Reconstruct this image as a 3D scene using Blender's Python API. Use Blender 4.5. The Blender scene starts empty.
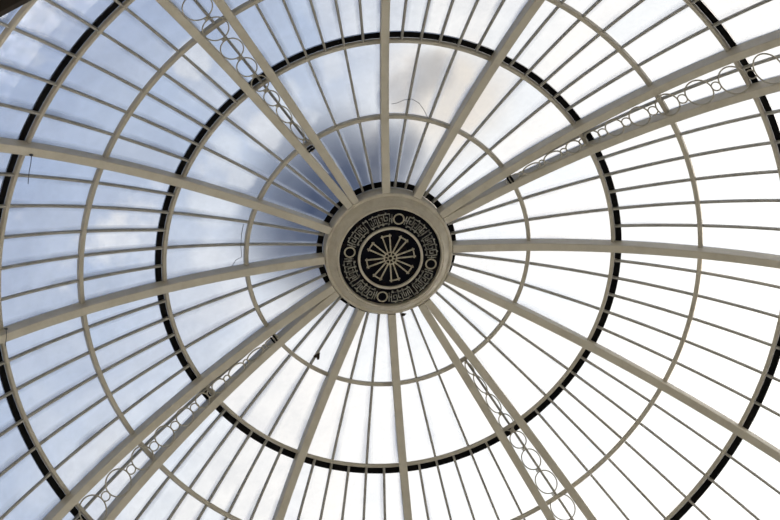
import bpy, bmesh, math, random
from math import sin, cos, radians, degrees, asin, pi, sqrt, hypot
from mathutils import Vector, Matrix

random.seed(7)
scene = bpy.context.scene
COL = scene.collection
H = 11.4                     # height of the centre of the dome's sphere above the floor
PHI = -30.6557               # bearing of the eleven o'clock pair of ribs
HALF = 3.1450                # half the angle between the two ribs of a pair
W = (360 - 8 * HALF) / 12    # angle between neighbouring ribs
RIB_LOW, RIB_TOP = 5.845, 6.05
RIB_HW = 0.0400          # half width of the flange
WEB_HW = 0.020           # half width of the web

# ------------------------------------------------------------------ helpers
def sph(a, az, R, s=0.0):
    a, az = radians(a), radians(az)
    r = R * sin(a)
    return Vector((-r * sin(az) - s * cos(az), r * cos(az) - s * sin(az), H + R * cos(a)))

def mesh_obj(name, verts, faces, mat, parent=None, smooth=False, mats=None):
    me = bpy.data.meshes.new(name)
    me.from_pydata([tuple(v) for v in verts], [], faces)
    if mats is None:
        me.materials.append(mat)
    me.update()
    bm = bmesh.new(); bm.from_mesh(me)
    bmesh.ops.recalc_face_normals(bm, faces=bm.faces)
    bm.to_mesh(me); bm.free()
    if smooth:
        for p in me.polygons:
            p.use_smooth = True
    o = bpy.data.objects.new(name, me)
    COL.objects.link(o)
    if parent is not None:
        o.parent = parent
        o.matrix_parent_inverse = parent_inv(parent)
    return o

def world_of(o):
    m = o.matrix_basis.copy()
    if o.parent is not None:
        m = world_of(o.parent) @ o.matrix_parent_inverse @ m
    return m

def parent_inv(p):
    return world_of(p).inverted()

def empty(name, loc, label, cat, group=None):
    o = bpy.data.objects.new(name, None)
    o.empty_display_size = 0.1
    o.location = loc
    COL.objects.link(o)
    tag(o, label, cat, group)
    return o

def tag(o, label, cat, group=None):
    o['label'] = label
    o['category'] = cat
    o['kind'] = 'thing'
    if group:
        o['group'] = group

class MB:
    """collects shapes that make up ONE part"""
    def __init__(self):
        self.v, self.f = [], []
    def loft(self, rings, closed_ring=True, caps=True, closed_path=False):
        b = len(self.v); n = len(rings[0]); m = len(rings)
        for r in rings:
            self.v.extend(r)
        for i in range(m if closed_path else m - 1):
            j = (i + 1) % m
            for k in range(n if closed_ring else n - 1):
                l = (k + 1) % n
                self.f.append((b + i * n + k, b + i * n + l, b + j * n + l, b + j * n + k))
        if caps and closed_ring and not closed_path:
            self.f.append(tuple(b + k for k in range(n))[::-1])
            self.f.append(tuple(b + (m - 1) * n + k for k in range(n)))
    def tube(self, pts, rad, n=6, closed=False):
        pts = [Vector(p) for p in pts]
        m = len(pts); rings = []
        for i, p in enumerate(pts):
            a = pts[i - 1] if (i > 0 or closed) else p
            c = pts[(i + 1) % m] if (i < m - 1 or closed) else p
            t = (c - a).normalized()
            ref = Vector((0, 0, 1)) if abs(t.z) < 0.9 else Vector((1, 0, 0))
            u = t.cross(ref).normalized(); w = t.cross(u)
            rings.append([p + rad * (cos(2 * pi * k / n) * u + sin(2 * pi * k / n) * w) for k in range(n)])
        self.loft(rings, True, True, closed)
    def box(self, c, u, v, w):
        """box centred at c with half-edge vectors u, v, w"""
        b = len(self.v)
        for sx in (-1, 1):
            for sy in (-1, 1):
                for sz in (-1, 1):
                    self.v.append(c + sx * u + sy * v + sz * w)
        for q in ((0, 1, 3, 2), (4, 6, 7, 5), (0, 4, 5, 1), (2, 3, 7, 6), (0, 2, 6, 4), (1, 5, 7, 3)):
            self.f.append(tuple(b + k for k in q))
    def ball(self, c, r, n=8, sq=(1, 1, 1)):
        rings = []
        for i in range(1, n):
            th = pi * i / n
            rings.append([c + Vector((r * sq[0] * sin(th) * cos(2 * pi * k / n), r * sq[1] * sin(th) * sin(2 * pi * k / n), r * sq[2] * cos(th))) for k in range(n)])
        self.loft(rings)
    def lathe(self, prof, n=96, closed_prof=True):
        rings = []
        for k in range(n):
            t = 2 * pi * k / n
            rings.append([Vector((r * sin(t), r * cos(t), z)) for r, z in prof])
        self.loft(rings, closed_prof, False, True)
    def make(self, name, mat, parent=None, smooth=False):
        return mesh_obj(name, self.v, self.f, mat, parent, smooth)

# ------------------------------------------------------------------ materials
def new_mat(name):
    m = bpy.data.materials.new(name)
    m.use_nodes = True
    nt = m.node_tree
    nt.nodes.clear()
    out = nt.nodes.new('ShaderNodeOutputMaterial')
    return m, nt, out

def painted(name, col, col2, rough=0.45, scale=3.0, spec=0.4, lo=0.45, hi=0.75):
    m, nt, out = new_mat(name)
    N = nt.nodes; L = nt.links
    b = N.new('ShaderNodeBsdfPrincipled')
    tc = N.new('ShaderNodeTexCoord')
    no = N.new('ShaderNodeTexNoise'); no.inputs['Scale'].default_value = scale; no.inputs['Detail'].default_value = 8
    no.inputs['Roughness'].default_value = 0.7
    r = N.new('ShaderNodeValToRGB')
    r.color_ramp.elements[0].position = lo; r.color_ramp.elements[0].color = (*col, 1)
    r.color_ramp.elements[1].position = hi; r.color_ramp.elements[1].color = (*col2, 1)
    L.new(tc.outputs['Object'], no.inputs['Vector'])
    L.new(no.outputs['Fac'], r.inputs['Fac'])
    L.new(r.outputs['Color'], b.inputs['Base Color'])
    b.inputs['Roughness'].default_value = rough
    b.inputs['Specular IOR Level'].default_value = spec
    L.new(b.outputs['BSDF'], out.inputs['Surface'])
    return m

M_CREAM = painted('cream_paint', (0.63, 0.59, 0.515), (0.52, 0.475, 0.40), scale=5)
M_RAIL = painted('rail_paint', (0.56, 0.525, 0.46), (0.47, 0.43, 0.365), scale=6)
M_BAR = painted('bar_paint', (0.40, 0.39, 0.37), (0.29, 0.275, 0.25), scale=7)
M_BOSS = painted('boss_paint', (0.66, 0.615, 0.53), (0.50, 0.45, 0.375), scale=9, lo=0.4)
M_IRON = painted('ornament_paint', (0.46, 0.43, 0.37), (0.30, 0.27, 0.22), scale=12)
M_GRILLE = painted('grille_paint', (0.60, 0.56, 0.45), (0.30, 0.25, 0.18), scale=25, lo=0.4, hi=0.7)
M_KEY = painted('tarnished_grille', (0.42, 0.41, 0.37), (0.06, 0.058, 0.055), rough=0.6, scale=30, lo=0.42, hi=0.62)
M_BLACK = painted('black_lead', (0.008, 0.008, 0.009), (0.016, 0.015, 0.014), rough=0.9, spec=0.05)
M_VOID = painted('dark_plate', (0.008, 0.009, 0.016), (0.075, 0.045, 0.026), rough=0.9, scale=7, lo=0.55, hi=0.8, spec=0.05)  # near-black plate with brown noise patches
M_WIRE = painted('dark_wire', (0.03, 0.035, 0.05), (0.05, 0.05, 0.06), rough=0.6)
M_LEAF = painted('dry_leaf', (0.02, 0.014, 0.010), (0.05, 0.03, 0.02), rough=0.9, scale=30)
M_SOFFIT = painted('dark_soffit_paint', (0.006, 0.006, 0.009), (0.010, 0.010, 0.012), rough=0.9, spec=0.05)
M_TRIM = painted('brown_trim_paint', (0.030, 0.024, 0.022), (0.020, 0.017, 0.016), rough=0.8, spec=0.1)
M_WALL = painted('limewashed_wall', (0.62, 0.57, 0.48), (0.54, 0.49, 0.41), rough=0.9, scale=1.5)
M_FLOOR = painted('stone_floor', (0.36, 0.33, 0.29), (0.29, 0.27, 0.24), rough=0.7, scale=2)
M_GROUND = painted('garden_ground', (0.16, 0.20, 0.09), (0.24, 0.22, 0.14), rough=0.95, scale=0.6)

def glass_mat():
    m, nt, out = new_mat('weathered_glass')
    N = nt.nodes; L = nt.links
    tc = N.new('ShaderNodeTexCoord')
    no = N.new('ShaderNodeTexNoise'); no.inputs['Scale'].default_value = 2.6; no.inputs['Detail'].default_value = 7
    no.inputs['Roughness'].default_value = 0.6
    L.new(tc.outputs['Object'], no.inputs['Vector'])
    def mrange(sock, a, b, c, d, smooth=False):
        k = N.new('ShaderNodeMapRange')
        if smooth:
            k.interpolation_type = 'SMOOTHSTEP'
        for nm, x in (('From Min', a), ('From Max', b), ('To Min', c), ('To Max', d)):
            k.inputs[nm].default_value = x
        L.new(sock, k.inputs['Value']); return k.outputs['Result']
    def mth(op, a, b=None):
        k = N.new('ShaderNodeMath'); k.operation = op
        for q, x in enumerate((a, b)):
            if x is None:
                continue
            if isinstance(x, (int, float)):
                k.inputs[q].default_value = x
            else:
                L.new(x, k.inputs[q])
        return k.outputs[0]
    # film of dirt in patches
    film = mrange(no.outputs['Fac'], 0.40, 0.78, 0.02, 0.17)
    # grime gathered in the corners along the glazing bars, broken up by noise
    uvn = N.new('ShaderNodeUVMap'); uvn.uv_map = 'pane'
    sx = N.new('ShaderNodeSeparateXYZ'); L.new(uvn.outputs[0], sx.inputs[0])
    e = mth('ABSOLUTE', mth('SUBTRACT', mth('FRACT', sx.outputs['X']), 0.5))
    n2 = N.new('ShaderNodeTexNoise'); n2.inputs['Scale'].default_value = 1.7; n2.inputs['Detail'].default_value = 5
    L.new(tc.outputs['Object'], n2.inputs['Vector'])
    edge_ = mth('MULTIPLY', mrange(e, 0.25, 0.5, 0.0, 0.62, True), mrange(n2.outputs['Fac'], 0.34, 0.62, 0.0, 1.0))
    fac = mth('MINIMUM', mth('ADD', film, edge_), 0.8)
    # old panes differ slightly in tint
    wn = N.new('ShaderNodeTexWhiteNoise'); wn.noise_dimensions = '1D'
    L.new(mth('FLOOR', sx.outputs['X']), wn.inputs['W'])
    tint = N.new('ShaderNodeMix'); tint.data_type = 'RGBA'
    L.new(wn.outputs['Value'], tint.inputs['Factor'])
    tint.inputs[6].default_value = (0.945, 0.965, 0.985, 1); tint.inputs[7].default_value = (0.99, 0.985, 0.975, 1)
    tr = N.new('ShaderNodeBsdfTransparent'); L.new(tint.outputs[2], tr.inputs['Color'])
    tl = N.new('ShaderNodeBsdfTranslucent'); tl.inputs['Color'].default_value = (0.62, 0.645, 0.69, 1)
    mx = N.new('ShaderNodeMixShader')
    L.new(fac, mx.inputs['Fac']); L.new(tr.outputs[0], mx.inputs[1]); L.new(tl.outputs[0], mx.inputs[2])
    gl = N.new('ShaderNodeBsdfGlossy'); gl.inputs['Roughness'].default_value = 0.08
    fr = N.new('ShaderNodeFresnel'); fr.inputs['IOR'].default_value = 1.25
    m2 = N.new('ShaderNodeMixShader')
    L.new(fr.outputs[0], m2.inputs['Fac']); L.new(mx.outputs[0], m2.inputs[1]); L.new(gl.outputs[0], m2.inputs[2])
    L.new(m2.outputs[0], out.inputs['Surface'])
    return m
M_GLASS = glass_mat()

# ------------------------------------------------------------------ the ribs
CLOCK = {0: 'eleven', 1: 'twelve', 2: 'one', 3: 'two', 4: 'three', 5: 'four', 6: 'five', 7: 'six', 8: 'seven', 9: 'eight', 10: 'nine', 11: 'ten'}
def rib_az(k, side):
    """bearing of the rib at clock place k; side -1 / +1 picks the member of a pair"""
    q, m = divmod(k % 12, 3)
    base = PHI + q * 90
    return base + side * HALF if m == 0 else base + HALF + m * W

def hw_at(a, R, pair):
    if not pair:
        return RIB_HW
    return min(RIB_HW, R * sin(radians(a)) * sin(radians(HALF)) - 0.0012)

def web_at(a, pair):
    return min(WEB_HW, hw_at(a, RIB_LOW, pair))

A_END = 54.4
def hub_angle(R):
    return degrees(asin(0.6425 / R))

def make_rib(k, side, label, group):
    pair = k % 3 == 0
    az = rib_az(k, side)
    o = empty('dome_rib', sph(A_END, az, RIB_LOW), label, 'rib', group)
    def sect(prof, nm, mat, web=False):
        mb = MB(); rings = []
        n = 60
        for i in range(n + 1):
            ring = []
            for f, R in prof:
                a0 = hub_angle(R)
                a = a0 + (A_END - a0) * i / n
                ring.append(sph(a, az, R, f * (web_at(a, pair) if web else hw_at(a, RIB_LOW, pair))))
            rings.append(ring)
        mb.loft(rings)
        return mb.make(nm, mat, o)
    # moulded flange facing into the dome, and the deeper web that carries the glass
    sect([(-0.86, 5.845), (0.86, 5.845), (1.0, 5.851), (1.0, 5.880), (-1.0, 5.880), (-1.0, 5.851)], 'flange', M_CREAM)
    sect([(-1.0, 5.880), (1.0, 5.880), (1.0, RIB_TOP), (-1.0, RIB_TOP)], 'web', M_CREAM, True)
    return o

for k in range(12):
    c = CLOCK[k]
    if k % 3 == 0:
        # seen along the rib from the hub outwards
        nm = {0: ('lower-left rib', 'upper-right rib'), 3: ('upper rib', 'lower rib'), 6: ('right rib', 'left rib'), 9: ('lower rib', 'upper rib')}[k]
        for side, w in ((-1, nm[0]), (1, nm[1])):
            make_rib(k, side, f"{w} of the cream pair flanking scrollwork at {c} o'clock from the hub", 'paired ribs of the dome')
    else:
        make_rib(k, 0, f"single cream dome rib running out from the hub at {c} o'clock", 'single ribs of the dome')

# gaps between ribs: (bearing of first rib, of second rib, pair gap?, name of the place)
GAPS = []
for k in range(12):
    if k % 3 == 0:
        GAPS.append((rib_az(k, -1), rib_az(k, 1), True, k))
    GAPS.append((rib_az(k, 1), rib_az((k + 1) % 12, -1) + (360 if k == 11 else 0), False, k))

def edge(az, a, R, sgn, pair):
    """bearing of a rib's flank at polar angle a; sgn +1 its clockwise flank"""
    h = web_at(a, pair) + 0.0008
    return az + sgn * degrees(asin(min(0.99, h / (R * sin(radians(a))))))

def gap_pair_flags(k, narrow):
    if narrow:
        return True, True
    return k % 3 == 0, (k + 1) % 3 == 0

# ------------------------------------------------------------------ the ring rails
RINGS = [13.58, 21.56, 29.79, 37.95, 46.17]
RING_HALF = [0.0205, 0.019, 0.0235, 0.0195, 0.0235]
RING_TEXT = [
    'thin grey ring rail nearest the hub, without black edge',
    'smaller of the two grey ring rails backed by a black band',
    'thin grey ring rail midway between the two black-banded rings',
    'larger of the two grey ring rails backed by a black band',
    'outermost thin ring rail, glimpsed in the top left corner']
BAND = {1: (21.75, 22.34), 3: (38.15, 38.78)}
for i, a in enumerate(RINGS):
    o = empty('ring_rail', (0, 0, H + 6 * cos(radians(a))), RING_TEXT[i], 'ring rail', 'ring rails of the dome')
    da = degrees(RING_HALF[i] / 6)
    low = 5.990 if i in BAND else 5.986
    for az0, az1, narrow, k in GAPS:
        p0, p1 = gap_pair_flags(k, narrow)
        n = 3 if narrow else 14
        prof = [(-0.72, low), (0.72, low), (1.0, low + 0.007), (1.0, 6.034), (-1.0, 6.034), (-1.0, low + 0.007)]
        rings = []
        for j in range(n + 1):
            ring = []
            for f, R in prof:
                aa = a + f * da
                e0, e1 = edge(az0, aa, R, 1, p0), edge(az1, aa, R, -1, p1)
                ring.append(sph(aa, e0 + (e1 - e0) * j / n, R))
            rings.append(ring)
        mb = MB(); mb.loft(rings); seg = mb.make('rail_segment', M_RAIL, o)
        if i in BAND:
            b0, b1 = BAND[i]
            rings = []
            for j in range(n + 1):
                ring = []
                for aa, R in ((a + da * 1.02, 6.036), (b1, 6.036), (b1, 6.052), (a + da * 1.02, 6.052)):
                    e0, e1 = edge(az0, aa, R, 1, p0), edge(az1, aa, R, -1, p1)
                    ring.append(sph(aa, e0 + (e1 - e0) * j / n, R))
                rings.append(ring)
            mb = MB(); mb.loft(rings); g = mb.make('black_band', M_BLACK, o)
            g['label'] = 'black band'

# ------------------------------------------------------------------ glazed panels with their bars
def ring_in(i):   # polar angle where glass starts outside ring i / bars start
    if i < 0:
        return 6.72, 6.28
    da = degrees(RING_HALF[i] / 6)
    if i in BAND:
        return BAND[i][1] + 0.01, RINGS[i] + da + 0.018
    return RINGS[i] + da * 1.02 + 0.015, RINGS[i] + da * 1.02 + 0.015
def ring_out(i):
    if i >= len(RINGS):
        return A_END
    return RINGS[i] - degrees(RING_HALF[i] / 6) * 1.02 - 0.015

TIER_TEXT = ['next to the hub', 'just outside the innermost ring', 'just outside the smaller black ring',
             'just inside the larger black ring', 'just outside the larger black ring', 'in the outermost row']
def make_panel(gap, tier):
    az0, az1, narrow, k = gap
    p0, p1 = gap_pair_flags(k, narrow)
    nb = 1 if narrow else (2 if tier < 2 else 5)
    g0, b0 = ring_in(tier - 1)
    g1 = b1 = ring_out(tier)
    if narrow and tier == 0:
        g0 = b0 = 9.6
        nb = 0
    amid = (g0 + g1) / 2; mid = (az0 + az1) / 2
    if narrow:
        lab = f"narrow glass strip behind the {CLOCK[k]} o'clock scrollwork, {TIER_TEXT[tier]}"
        grp = 'narrow glass strips between paired ribs'
    else:
        lab = f"glass panel between {CLOCK[k]} and {CLOCK[(k+1)%12]} o'clock ribs, {TIER_TEXT[tier]}"
        grp = 'glazed panels of the dome'
    o = empty('glass_panel', sph(amid, mid, 6.03), lab, 'glass panel', grp)
    # the glass, a thin curved sheet
    R0, R1 = 6.0375, 6.0435
    nu = 4 if narrow else 12; nv = 5
    top, bot = [], []
    for R, lst in ((R0, bot), (R1, top)):
        for i in range(nv + 1):
            a = g0 + (g1 - g0) * i / nv
            e0, e1 = edge(az0, a, R, 1, p0), edge(az1, a, R, -1, p1)
            for j in range(nu + 1):
                lst.append(sph(a, e0 + (e1 - e0) * j / nu, R))
    v = bot + top; n = nu + 1; off = len(bot); f = []
    for i in range(nv):
        for j in range(nu):
            q = (i * n + j, i * n + j + 1, (i + 1) * n + j + 1, (i + 1) * n + j)
            f.append(q); f.append(tuple(off + x for x in q[::-1]))
    for i in range(nv):
        for j in (0, nu):
            f.append((i * n + j, (i + 1) * n + j, off + (i + 1) * n + j, off + i * n + j))
    for j in range(nu):
        for i in (0, nv):
            f.append((i * n + j, i * n + j + 1, off + i * n + j + 1, off + i * n + j))
    g = mesh_obj('glass_sheet', v, f, M_GLASS, o)
    uv = g.data.uv_layers.new(name='pane')      # u counts the panes across, v runs down the pane
    seed = random.randint(0, 40) * 10
    for lp in g.data.loops:
        q = lp.vertex_index % off
        uv.data[lp.index].uv = (seed + (q % n) / nu * (nb + 1), (q // n) / nv)
    # the glazing bars under it
    for b in range(nb):
        az = mid if narrow else az0 + (az1 - az0) * (b + 1) / (nb + 1)
        rings = []
        m = 10
        hw = 0.0115
        for i in range(m + 1):
            a = b0 + (b1 - b0) * i / m
            rings.append([sph(a, az, R, s) for s, R in ((-hw * .7, 5.999), (hw * .7, 5.999), (hw, 6.006), (hw, 6.0355), (-hw, 6.0355), (-hw, 6.006))])
        mb = MB(); mb.loft(rings); mb.make('glazing_bar', M_BAR, o)

for gap in GAPS:
    for tier in range(6):
        make_panel(gap, tier)

# ------------------------------------------------------------------ scrollwork between the paired ribs
NODES = [46.9, 43.1, 39.55, 35.95, 32.45, 29.35, 26.55, 24.0, 21.9, 19.8, 17.4, 15.1, 13.6]
R_ORN = 5.840
def oval(mb, a, az, ru, rv, rad, n=28, R=R_ORN, seg=5):
    pts = []
    for i in range(n):
        t = 2 * pi * i / n
        pts.append(sph(a + degrees(ru * cos(t) / R), az, R, rv * sin(t)))
    mb.tube(pts, rad, seg, True)
SCROLL = {0: 'scrollwork of plain hoops between the upper-left paired ribs at eleven o\'clock',
          3: 'scrollwork of hoops and small rings between the right-hand paired ribs at two o\'clock',
          6: 'scrollwork of fine hoops between the lower paired ribs at five o\'clock',
          9: 'scrollwork of hoops and small rings between the lower-left paired ribs at eight o\'clock'}
for k in (0, 3, 6, 9):
    az = PHI + k * 30
    o = empty('scrollwork_strip', sph(30, az, R_ORN), SCROLL[k], 'scrollwork', 'scrollwork strips of the dome')
    knots = k in (0, 6)
    rad = 0.0062 if knots else 0.0075
    for i in range(len(NODES) - 1):
        a_hi, a_lo = NODES[i], NODES[i + 1]
        am = (a_hi + a_lo) / 2
        gaph = R_ORN * sin(radians(am)) * sin(radians(HALF)) - RIB_HW
        if gaph < 0.016:
            continue
        length = radians(a_hi - a_lo) * R_ORN
        small = (0.020 if knots else 0.046) * min(1.0, gaph / 0.10)
        glo = R_ORN * sin(radians(a_lo)) * sin(radians(HALF)) - RIB_HW
        small = max(0.006, min(small, glo - rad - 0.001))
        ru = length / 2 - small * 0.95
        rv = gaph - rad - 0.0015
        mb = MB(); oval(mb, am, az, ru, max(rv, 0.006), rad); mb.make('hoop', M_IRON, o, True)
        mb = MB(); oval(mb, a_lo, az, small, small, rad * 0.9, 18)
        if knots:
            mb.ball(sph(a_lo, az, R_ORN), min(0.013, small), 6)
        mb.make('link_ring', M_IRON, o, True)
    # dark clip at the narrow end
    a = 13.9
    gaph = R_ORN * sin(radians(a)) * sin(radians(HALF)) - RIB_HW
    for da in (-0.16, 0.16) if k != 6 else ():
        mb = MB()
        c = sph(a + da, az, R_ORN)
        u = (sph(a + da + .1, az, R_ORN) - c).normalized(); t = (sph(a, az, R_ORN, .1) - sph(a, az, R_ORN)).normalized(); nrm = u.cross(t)
        mb.box(c, u * 0.009, t * (gaph - 0.002), nrm * 0.01)
        cl = mb.make('end_clip', M_BLACK, o); cl['label'] = 'black end clip'

# ------------------------------------------------------------------ the hub: a hanging boss with a pierced grille
ZB = H + 5.72
hub = empty('hub_boss', (0, 0, H + 5.70), 'round cream boss with a black pierced grille at the centre of the dome', 'ceiling boss')
mb = MB()
z = lambda d: H + d
mb.lathe([(0.640, z(6.05)), (0.640, z(5.835)), (0.632, z(5.822)), (0.618, z(5.820)), (0.606, z(5.826)), (0.598, z(5.812)),
          (0.575, z(5.776)), (0.545, z(5.742)), (0.536, z(5.728)), (0.530, z(5.734)), (0.524, z(5.722)), (0.516, z(5.718)),
          (0.509, z(5.722)), (0.504, z(5.74)), (0.504, z(5.80)), (0.60, z(6.05))], 128)
mb.make('moulded_rim', M_BOSS, hub, False)
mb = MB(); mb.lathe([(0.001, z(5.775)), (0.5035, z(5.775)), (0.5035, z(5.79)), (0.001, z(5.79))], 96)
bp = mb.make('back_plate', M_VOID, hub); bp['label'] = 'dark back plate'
# dark collar visible between the ribs, cut at every rib
collar_v = MB()
for az0, az1, narrow, k in GAPS:
    if narrow:
        continue
    p0, p1 = gap_pair_flags(k, narrow)
    rings = []
    for j in range(9):
        ring = []
        for aa, R in ((6.13, 6.037), (6.70, 6.037), (6.70, 6.049), (6.13, 6.049)):
            e0, e1 = edge(az0, aa, R, 1, p0), edge(az1, aa, R, -1, p1)
            ring.append(sph(aa, e0 + (e1 - e0) * j / 8, R))
        rings.append(ring)
    collar_v.loft(rings)
cv = collar_v.make('collar', M_BLACK, hub); cv['label'] = 'black collar behind the rim'

ZG = H + 5.722      # plane of the grille
def pol(r, th, zz=ZG):
    """point at radius r, th degrees clockwise from the eleven o'clock pair"""
    t = radians(PHI + th)
    return Vector((-r * sin(t), r * cos(t), zz))
def strip(mb, r0, t0, r1, t1, w=0.0042, h=0.006):
    """flat bar between two polar points (follows the arc when the radius stays)"""
    n = max(1, int(abs(t1 - t0) / 3)) if abs(r1 - r0) < 1e-6 else 1
    rings = []
    for i in range(n + 1):
        r = r0 + (r1 - r0) * i / n; t = t0 + (t1 - t0) * i / n
        c = pol(r, t)
        if n > 1 or abs(r1 - r0) < 1e-6:
            side = (pol(r + .01, t) - c).normalized()
        else:
            d = (pol(r1, t1) - pol(r0, t0)).normalized()
            side = Vector((-d.y, d.x, 0))
        up = Vector((0, 0, 1))
        rings.append([c - side * w - up * h, c + side * w - up * h, c + side * w + up * h, c - side * w + up * h])
    mb.loft(rings)
def circ(mb, c, r, rad, n=28, seg=6):
    mb.tube([c + Vector((r * sin(2 * pi * i / n), r * cos(2 * pi * i / n), 0)) for i in range(n)], rad, seg, True)

grille = bpy.data.objects.new('grille', None); COL.objects.link(grille)
grille.location = (0, 0, ZG); grille.parent = hub; grille.matrix_parent_inverse = parent_inv(hub)
grille['label'] = 'pierced metal grille of keys and spokes'
mb = MB(); mb.lathe([(0.300, ZG - .012), (0.306, ZG - .016), (0.318, ZG - .016), (0.324, ZG - .012), (0.324, ZG + .012), (0.300, ZG + .012)], 96)
mb.make('middle_ring', M_BOSS, grille)
RC_ = 0.411
for q in range(4):
    th = 45 + 90 * q
    mb = MB(); c = pol(RC_, th)
    circ(mb, c, 0.050, 0.0078)
    mb.make('frieze_circle', M_GRILLE, grille, True)
    # Greek key run from this circle to the next, mirrored about its middle
    mb = MB()
    mid = th + 45
    ri, ro = 0.352, 0.470
    def key(path):
        for sgn in (-1, 1):
            for (u0, v0), (u1, v1) in zip(path[:-1], path[1:]):
                if abs(v0 - v1) < 1e-6 or abs(u0 - u1) < 1e-6:
                    strip(mb, ri + (ro - ri) * v0, mid + sgn * u0, ri + (ro - ri) * v1, mid + sgn * u1)
    # link to the circle with its upright cross bar
    key([(38.2, .5), (33.2, .5)])
    key([(35.4, .12), (35.4, .88)])
    key([(32.2, .22), (32.2, .92), (24.6, .92), (24.6, .36), (29.2, .36), (29.2, .64), (27.0, .64)])
    key([(32.2, .22), (30.4, .08), ])
    key([(32.2, .10), (22.0, .10), (22.0, .66), (19.4, .66)])
    key([(24.6, .92), (20.0, .92), (17.0, .92), (17.0, .30), (19.6, .30)])
    key([(22.0, .10), (14.2, .10), (14.2, .70), (11.4, .70), (11.4, .34)])
    key([(17.0, .92), (8.6, .92), (8.6, .28), (5.8, .28), (5.8, .66)])
    key([(14.2, .10), (2.8, .10), (2.8, .92), (0.0, .92)])
    key([(8.6, .92), (5.6, .92)])
    for u in (30.4, 22.0, 14.2, 5.0):
        for sgn in (-1, 1):
            mb.ball(pol(ri + (ro - ri) * 0.02, mid + sgn * u), 0.0115, 6)
            mb.ball(pol(ri + (ro - ri) * 0.98, mid + sgn * (u - 3)), 0.0105, 6)
    mb.make('key_frieze', M_KEY, grille)
for q in range(8):
    tc_ = 22.5 + 45 * q
    for s in (-1, 1):
        mb = MB(); strip(mb, 0.062, tc_ + s * 13.0, 0.252, tc_ + s * 9.0, 0.0065); mb.make('spoke', M_GRILLE, grille)
    mb = MB(); strip(mb, 0.236, tc_ - 13, 0.236, tc_ + 13, 0.0058); mb.make('cross_bar', M_GRILLE, grille)
mb = MB()
circ(mb, pol(0, 0), 0.062, 0.0075, 32); circ(mb, pol(0, 0), 0.024, 0.0075, 20)
for i in range(8):
    mb.tube([pol(0.026, 45 * i), pol(0.060, 45 * i)], 0.006, 6)
mb.make('rosette', M_GRILLE, grille, True)

# ------------------------------------------------------------------ loose bits caught on the ironwork
def wire(name, pts, rad, label, cat, mat, hook=None):
    mb = MB(); mb.tube(pts, rad, 6)
    if hook is not None:
        c, s = hook
        mb.ball(c, s, 8, (1.3, 1.0, .7)); mb.tube([c, c + Vector((s * 1.6, s * .4, 0))], s * .5, 6)
    o = mb.make(name, mat, None, True)
    tag(o, label, cat)
    return o
def rel(a, th, R):
    return sph(a, PHI + th, R)
h0 = rel(38.59, -31.33, 5.828)
wire('hanging_wire', [h0, rel(38.38, -32.53, 5.822), rel(38.27, -33.82, 5.816), rel(38.01, -35.55, 5.81)], 0.0034,
     "dark wire dangling from a hook on the ten o'clock rib near the left edge", 'wire', M_WIRE, (h0, 0.012))
h1 = rel(38.53, -57.46, 5.828)
wire('hanging_wire', [h1, rel(38.61, -58.53, 5.822), rel(38.91, -59.85, 5.816)], 0.0034,
     "short wire stub on a hook on the nine o'clock rib at the left edge", 'wire', M_WIRE, (h1, 0.012))
wire('loose_wire', [rel(14.33, -40.94, 5.985), rel(14.33, -44.91, 5.98), rel(14.25, -49.67, 5.975), rel(14.07, -54.32, 5.985), rel(14.65, -55.2, 5.98), rel(15.05, -57.4, 5.985)], 0.0028,
     "thin dark wire drooping beside the innermost ring between nine and ten o'clock ribs", 'wire', M_WIRE)
wire('dry_tendril', [rel(14.95, 34.17, 5.992), rel(15.05, 36.11, 5.992), rel(15.39, 38.44, 5.992), rel(15.55, 41.14, 5.992), rel(15.22, 43.85, 5.992), rel(14.59, 46.3, 5.992), rel(13.9, 48.6, 5.985)], 0.0026,
     "thin curling tendril under the glass just above the innermost ring, beside twelve o'clock rib", 'tendril', M_WIRE)
# a dark dead leaf hanging from a bar
mb = MB()
c = rel(12.38, -112.3, 5.985)
u = (rel(13.2, -112.3, 5.985) - c).normalized(); t = (rel(12.38, -106, 5.985) - c).normalized(); n = u.cross(t)
outl = [(-0.045, 0), (-0.02, 0.012), (0.0, 0.03), (0.022, 0.042), (0.030, 0.022), (0.018, 0.004), (0.034, -0.012), (0.020, -0.030), (0.0, -0.022), (-0.02, -0.010)]
r0 = [c + u * p + t * q - n * 0.004 for p, q in outl]; r1 = [c + u * p + t * q + n * 0.006 for p, q in outl]
mb.loft([r0, r1])
lf = mb.make('dead_leaf', M_LEAF)
tag(lf, "small black dead leaf caught on a glazing bar between seven and eight o'clock ribs", 'leaf')
mb = MB()
c = rel(6.62, 200.8, 5.90)
mb.ball(c, 0.017, 8, (1.4, 1.0, 0.8)); mb.tube([c, c + Vector((-0.03, -0.004, 0.02))], 0.006, 6)
sc_ = mb.make('dark_clip', M_LEAF)
tag(sc_, "small dark clip on the lower edge of the hub beside the six o'clock rib", 'clip')

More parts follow.
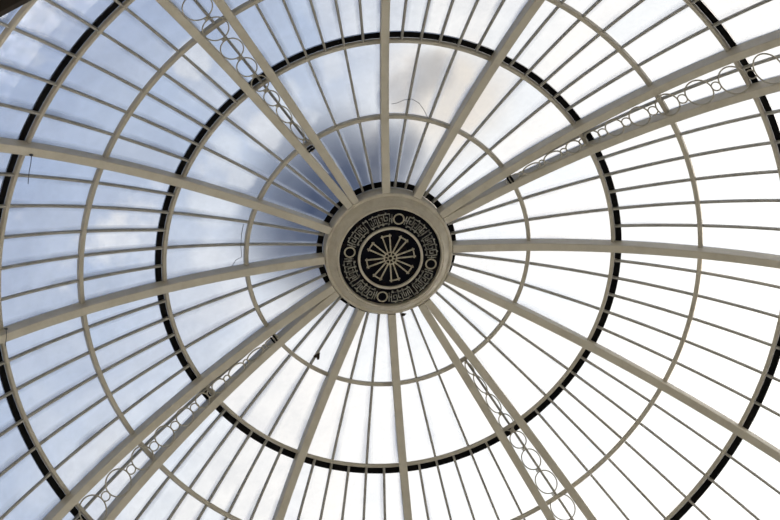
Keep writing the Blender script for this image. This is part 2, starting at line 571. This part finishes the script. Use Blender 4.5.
# ------------------------------------------------------------------ the place around: drum, columns, floor, ground
def struct(o):
    o['kind'] = 'structure'
    return o
mb = MB()
mb.lathe([(5.468, 6.42), (5.468, 6.9), (5.75, 6.9), (5.75, 6.42)], 96)
struct(mb.make('wall_sill', M_WALL))
mb = MB()
mb.lathe([(5.468, 12.9), (5.468, 13.3), (5.30, 13.9), (4.93, H + 6.03 * cos(radians(54.6))), (5.02, H + 6.16 * cos(radians(54.6))), (5.75, 13.4), (5.75, 12.9)], 96)
struct(mb.make('wall_drum', M_WALL))
def arc_slab(mb, r0, r1, t0, t1, z0, z1, n=8):
    rings = []
    for i in range(n + 1):
        t = radians(t0 + (t1 - t0) * i / n)
        rings.append([Vector((r * sin(t), r * cos(t), zz)) for r, zz in ((r0, z0), (r1, z0), (r1, z1), (r0, z1))])
    mb.loft(rings)
for i in range(12):
    t = i * 30 + 2
    mb = MB(); arc_slab(mb, 5.47, 5.73, t - 2.2, t + 2.2, 6.9, 12.9)
    struct(mb.make('wall_pier', M_WALL))
    fr = empty('window_%d' % (i + 1), (5.6 * sin(radians(t + 15)), 5.6 * cos(radians(t + 15)), 6.9), '', '')
    for key_ in ('label', 'category'):
        del fr[key_]
    fr['kind'] = 'structure'
    mb = MB(); arc_slab(mb, 5.60, 5.606, t + 2.25, t + 27.75, 6.92, 12.88); mb.make('window_glass', M_GLASS, fr)  # unseen windows all round, added to let more light reach the ribs
    mb = MB()
    for f in range(5):
        arc_slab(mb, 5.57, 5.598, t + 2.25 + f * 6.26, t + 2.7 + f * 6.26, 6.92, 12.88, 1)
    mb.make('window_bars', M_RAIL, fr)
mb = MB()
mb.lathe([(0.01, H + 6.06), (0.60, H + 6.062), (0.62, H + 6.10), (0.45, H + 6.22), (0.16, H + 6.34), (0.11, H + 6.55), (0.16, H + 6.65), (0.10, H + 6.78), (0.01, H + 7.0)], 48)
struct(mb.make('trim_3', M_SOFFIT))
mb = MB()
mb.lathe([(5.54, 6.30), (5.483, 6.30), (5.468, 6.315), (5.468, 6.418), (5.54, 6.418)], 128)
struct(mb.make('trim_1', M_TRIM))
mb = MB()
mb.lathe([(5.542, 6.28), (6.6, 6.22), (6.6, 6.418), (5.542, 6.418)], 128)
struct(mb.make('trim_2', M_SOFFIT))
for i in range(12):
    t = radians(i * 30 + 2)
    mb = MB()
    cx, cy = 5.9 * sin(t), 5.9 * cos(t)
    prof = [(0.0, 0.0), (0.26, 0.0), (0.26, 0.12), (0.20, 0.2), (0.17, 0.35), (0.15, 5.7), (0.19, 5.85), (0.24, 6.0), (0.24, 6.215), (0.0, 6.215)]
    rings = []
    for kk in range(20):
        a = 2 * pi * kk / 20
        rings.append([Vector((cx + r * sin(a), cy + r * cos(a), zz)) for r, zz in prof])
    mb.loft(rings, False, False, True)
    struct(mb.make('column', M_WALL))
mb = MB(); mb.lathe([(0.01, 0.0), (12, 0.0), (12, -0.15), (0.01, -0.15)], 64); struct(mb.make('floor', M_FLOOR))
mb = MB(); mb.lathe([(0.01, -0.16), (120, -0.16), (120, -0.5), (0.01, -0.5)], 64); struct(mb.make('ground', M_GROUND))

# ------------------------------------------------------------------ sky
w = bpy.data.worlds.new('sky'); scene.world = w
w.use_nodes = True
nt = w.node_tree; N = nt.nodes; L = nt.links
N.clear()
out = N.new('ShaderNodeOutputWorld'); bg = N.new('ShaderNodeBackground')
L.new(bg.outputs[0], out.inputs['Surface'])
tcw = N.new('ShaderNodeTexCoord')
nrm = N.new('ShaderNodeVectorMath'); nrm.operation = 'NORMALIZE'
L.new(tcw.outputs['Generated'], nrm.inputs[0])
DIR = nrm.outputs['Vector']
def dot(vec):
    d = N.new('ShaderNodeVectorMath'); d.operation = 'DOT_PRODUCT'
    L.new(DIR, d.inputs[0]); d.inputs[1].default_value = vec
    return d.outputs['Value']
def maprange(val, a, b, c, d, smooth=False):
    m = N.new('ShaderNodeMapRange')
    if smooth:
        m.interpolation_type = 'SMOOTHSTEP'
    m.inputs['From Min'].default_value = a; m.inputs['From Max'].default_value = b
    m.inputs['To Min'].default_value = c; m.inputs['To Max'].default_value = d
    L.new(val, m.inputs['Value'])
    return m.outputs['Result']
def math_(op, a, b):
    m = N.new('ShaderNodeMath'); m.operation = op
    for i, x in enumerate((a, b)):
        if isinstance(x, (int, float)):
            m.inputs[i].default_value = x
        else:
            L.new(x, m.inputs[i])
    return m.outputs[0]
def mixc(fac, a, b):
    m = N.new('ShaderNodeMix'); m.data_type = 'RGBA'
    if isinstance(fac, (int, float)):
        m.inputs['Factor'].default_value = fac
    else:
        L.new(fac, m.inputs['Factor'])
    for nm, x in ((6, a), (7, b)):
        if isinstance(x, tuple):
            m.inputs[nm].default_value = (*x, 1)
        else:
            L.new(x, m.inputs[nm])
    return m.outputs[2]
def noise(scale, detail=5, rough=0.55):
    n = N.new('ShaderNodeTexNoise'); n.inputs['Scale'].default_value = scale
    n.inputs['Detail'].default_value = detail; n.inputs['Roughness'].default_value = rough
    L.new(DIR, n.inputs['Vector'])
    return n.outputs['Fac']
BRIGHT = Vector((-0.815, -0.500, -0.285)).normalized()      # the side where the sun stands behind thin cloud
t0 = dot(tuple(BRIGHT))
nz = noise(7.0)
t = math_('ADD', t0, maprange(nz, 0.3, 0.7, -0.045, 0.045))
ramp = N.new('ShaderNodeValToRGB')
cr = ramp.color_ramp
stops = [(0.00, (0.34, 0.43, 0.62)), (0.28, (0.38, 0.47, 0.69)), (0.375, (0.54, 0.62, 0.78)), (0.46, (0.98, 0.985, 1.0)), (0.53, (1.12, 1.10, 1.08)), (0.75, (1.3, 1.28, 1.22)), (1.0, (1.6, 1.5, 1.36))]
cr.elements[0].position, cr.elements[0].color = stops[0][0], (*stops[0][1], 1)
cr.elements[1].position, cr.elements[1].color = stops[-1][0], (*stops[-1][1], 1)
for p_, c_ in stops[1:-1]:
    e = cr.elements.new(p_); e.color = (*c_, 1)
L.new(maprange(t, -0.5, 0.5, 0.0, 1.0), ramp.inputs['Fac'])
col = ramp.outputs['Color']
# white puffs of cloud
puff = maprange(noise(16.0, 6, 0.6), 0.56, 0.74, 0.0, 0.75, True)
col = mixc(puff, col, (0.95, 0.95, 0.97))
# a warm lit bank, then made-up sky patches toning panes near the hub
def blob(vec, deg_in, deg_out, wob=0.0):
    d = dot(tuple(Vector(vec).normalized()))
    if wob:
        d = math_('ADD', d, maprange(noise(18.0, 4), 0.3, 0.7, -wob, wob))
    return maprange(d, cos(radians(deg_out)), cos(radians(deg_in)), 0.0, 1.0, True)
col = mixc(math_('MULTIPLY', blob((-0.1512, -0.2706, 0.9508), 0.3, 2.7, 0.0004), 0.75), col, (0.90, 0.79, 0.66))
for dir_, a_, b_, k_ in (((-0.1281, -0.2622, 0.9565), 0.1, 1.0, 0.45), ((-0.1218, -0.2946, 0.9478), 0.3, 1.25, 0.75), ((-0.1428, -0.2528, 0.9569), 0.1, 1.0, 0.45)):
    col = mixc(math_('MULTIPLY', blob(dir_, a_, b_, 0.00006), k_), col, (0.15, 0.165, 0.21))  # grey patches added to the sky behind the duller panes
col = mixc(math_('MULTIPLY', blob((-0.0864, -0.3285, 0.9405), 0.7, 4.2, 0.0002), 0.97), col, (0.03, 0.05, 0.11))  # added dark sky patch that darkens the panes beside the hub
for dir_, r_ in (((-0.0669, -0.2690, 0.9608), 0.5), ((-0.0276, -0.3011, 0.9532), 0.5), ((-0.0107, -0.3181, 0.9480), 0.9), ((-0.0196, -0.2870, 0.9577), 0.8), ((-0.0437, -0.2798, 0.9591), 0.7), ((-0.0609, -0.2585, 0.9641), 0.7), ((-0.0036, -0.3490, 0.9371), 1.0), ((-0.0861, -0.2504, 0.9643), 0.7), ((-0.0060, -0.2366, 0.9716), 0.7)):
    col = mixc(math_('MULTIPLY', blob(dir_, 0.0, r_, 0.0001), 0.6), col, (0.90, 0.92, 0.96))
# brighter towards the sun
up = maprange(t0, 0.20, 0.90, 1.0, 3.2, True)
hor = N.new('ShaderNodeSeparateXYZ'); L.new(DIR, hor.inputs[0])
below = maprange(hor.outputs['Z'], -0.06, 0.0, 0.15, 1.0, True)
bg.inputs['Strength'].default_value = 1.0
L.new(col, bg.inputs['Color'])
L.new(math_('MULTIPLY', up, below), bg.inputs['Strength'])

# the sun, low and softened by thin cloud
sl = bpy.data.lights.new('sun', 'SUN'); so = bpy.data.objects.new('sun', sl); COL.objects.link(so)
sl.energy = 6.5; sl.angle = radians(16); sl.color = (1.0, 0.91, 0.77)
el = radians(13)
sd = Vector((-0.915 * cos(el), -0.404 * cos(el), sin(el)))
so.rotation_euler = sd.to_track_quat('Z', 'Y').to_euler()
so.location = (-20, -9, 12)

# ------------------------------------------------------------------ camera
cam = bpy.data.cameras.new('camera')
co = bpy.data.objects.new('camera', cam); COL.objects.link(co)
cam.sensor_fit = 'HORIZONTAL'; cam.sensor_width = 36.0
cam.lens = 1700.8484 / 780 * 36.0
cam.clip_end = 500
Rt = Matrix(((-0.98930892, -0.04893903, -0.13737845), (-0.09423415, 0.93346022, 0.34608084), (0.11130046, 0.3553266, -0.92809224))).transposed()
co.matrix_world = Matrix.Translation((1.8684377, 5.9262360, H - 9.8057393)) @ Rt.to_4x4()
scene.camera = co

scene.view_settings.view_transform = 'Standard'
scene.view_settings.look = 'None'
scene.view_settings.exposure = 0.0
scene.view_settings.gamma = 1.0
scene.view_settings.use_curve_mapping = False
scene.cycles.max_bounces = 10
scene.cycles.diffuse_bounces = 5
scene.cycles.transparent_max_bounces = 24
scene.cycles.use_denoising = True
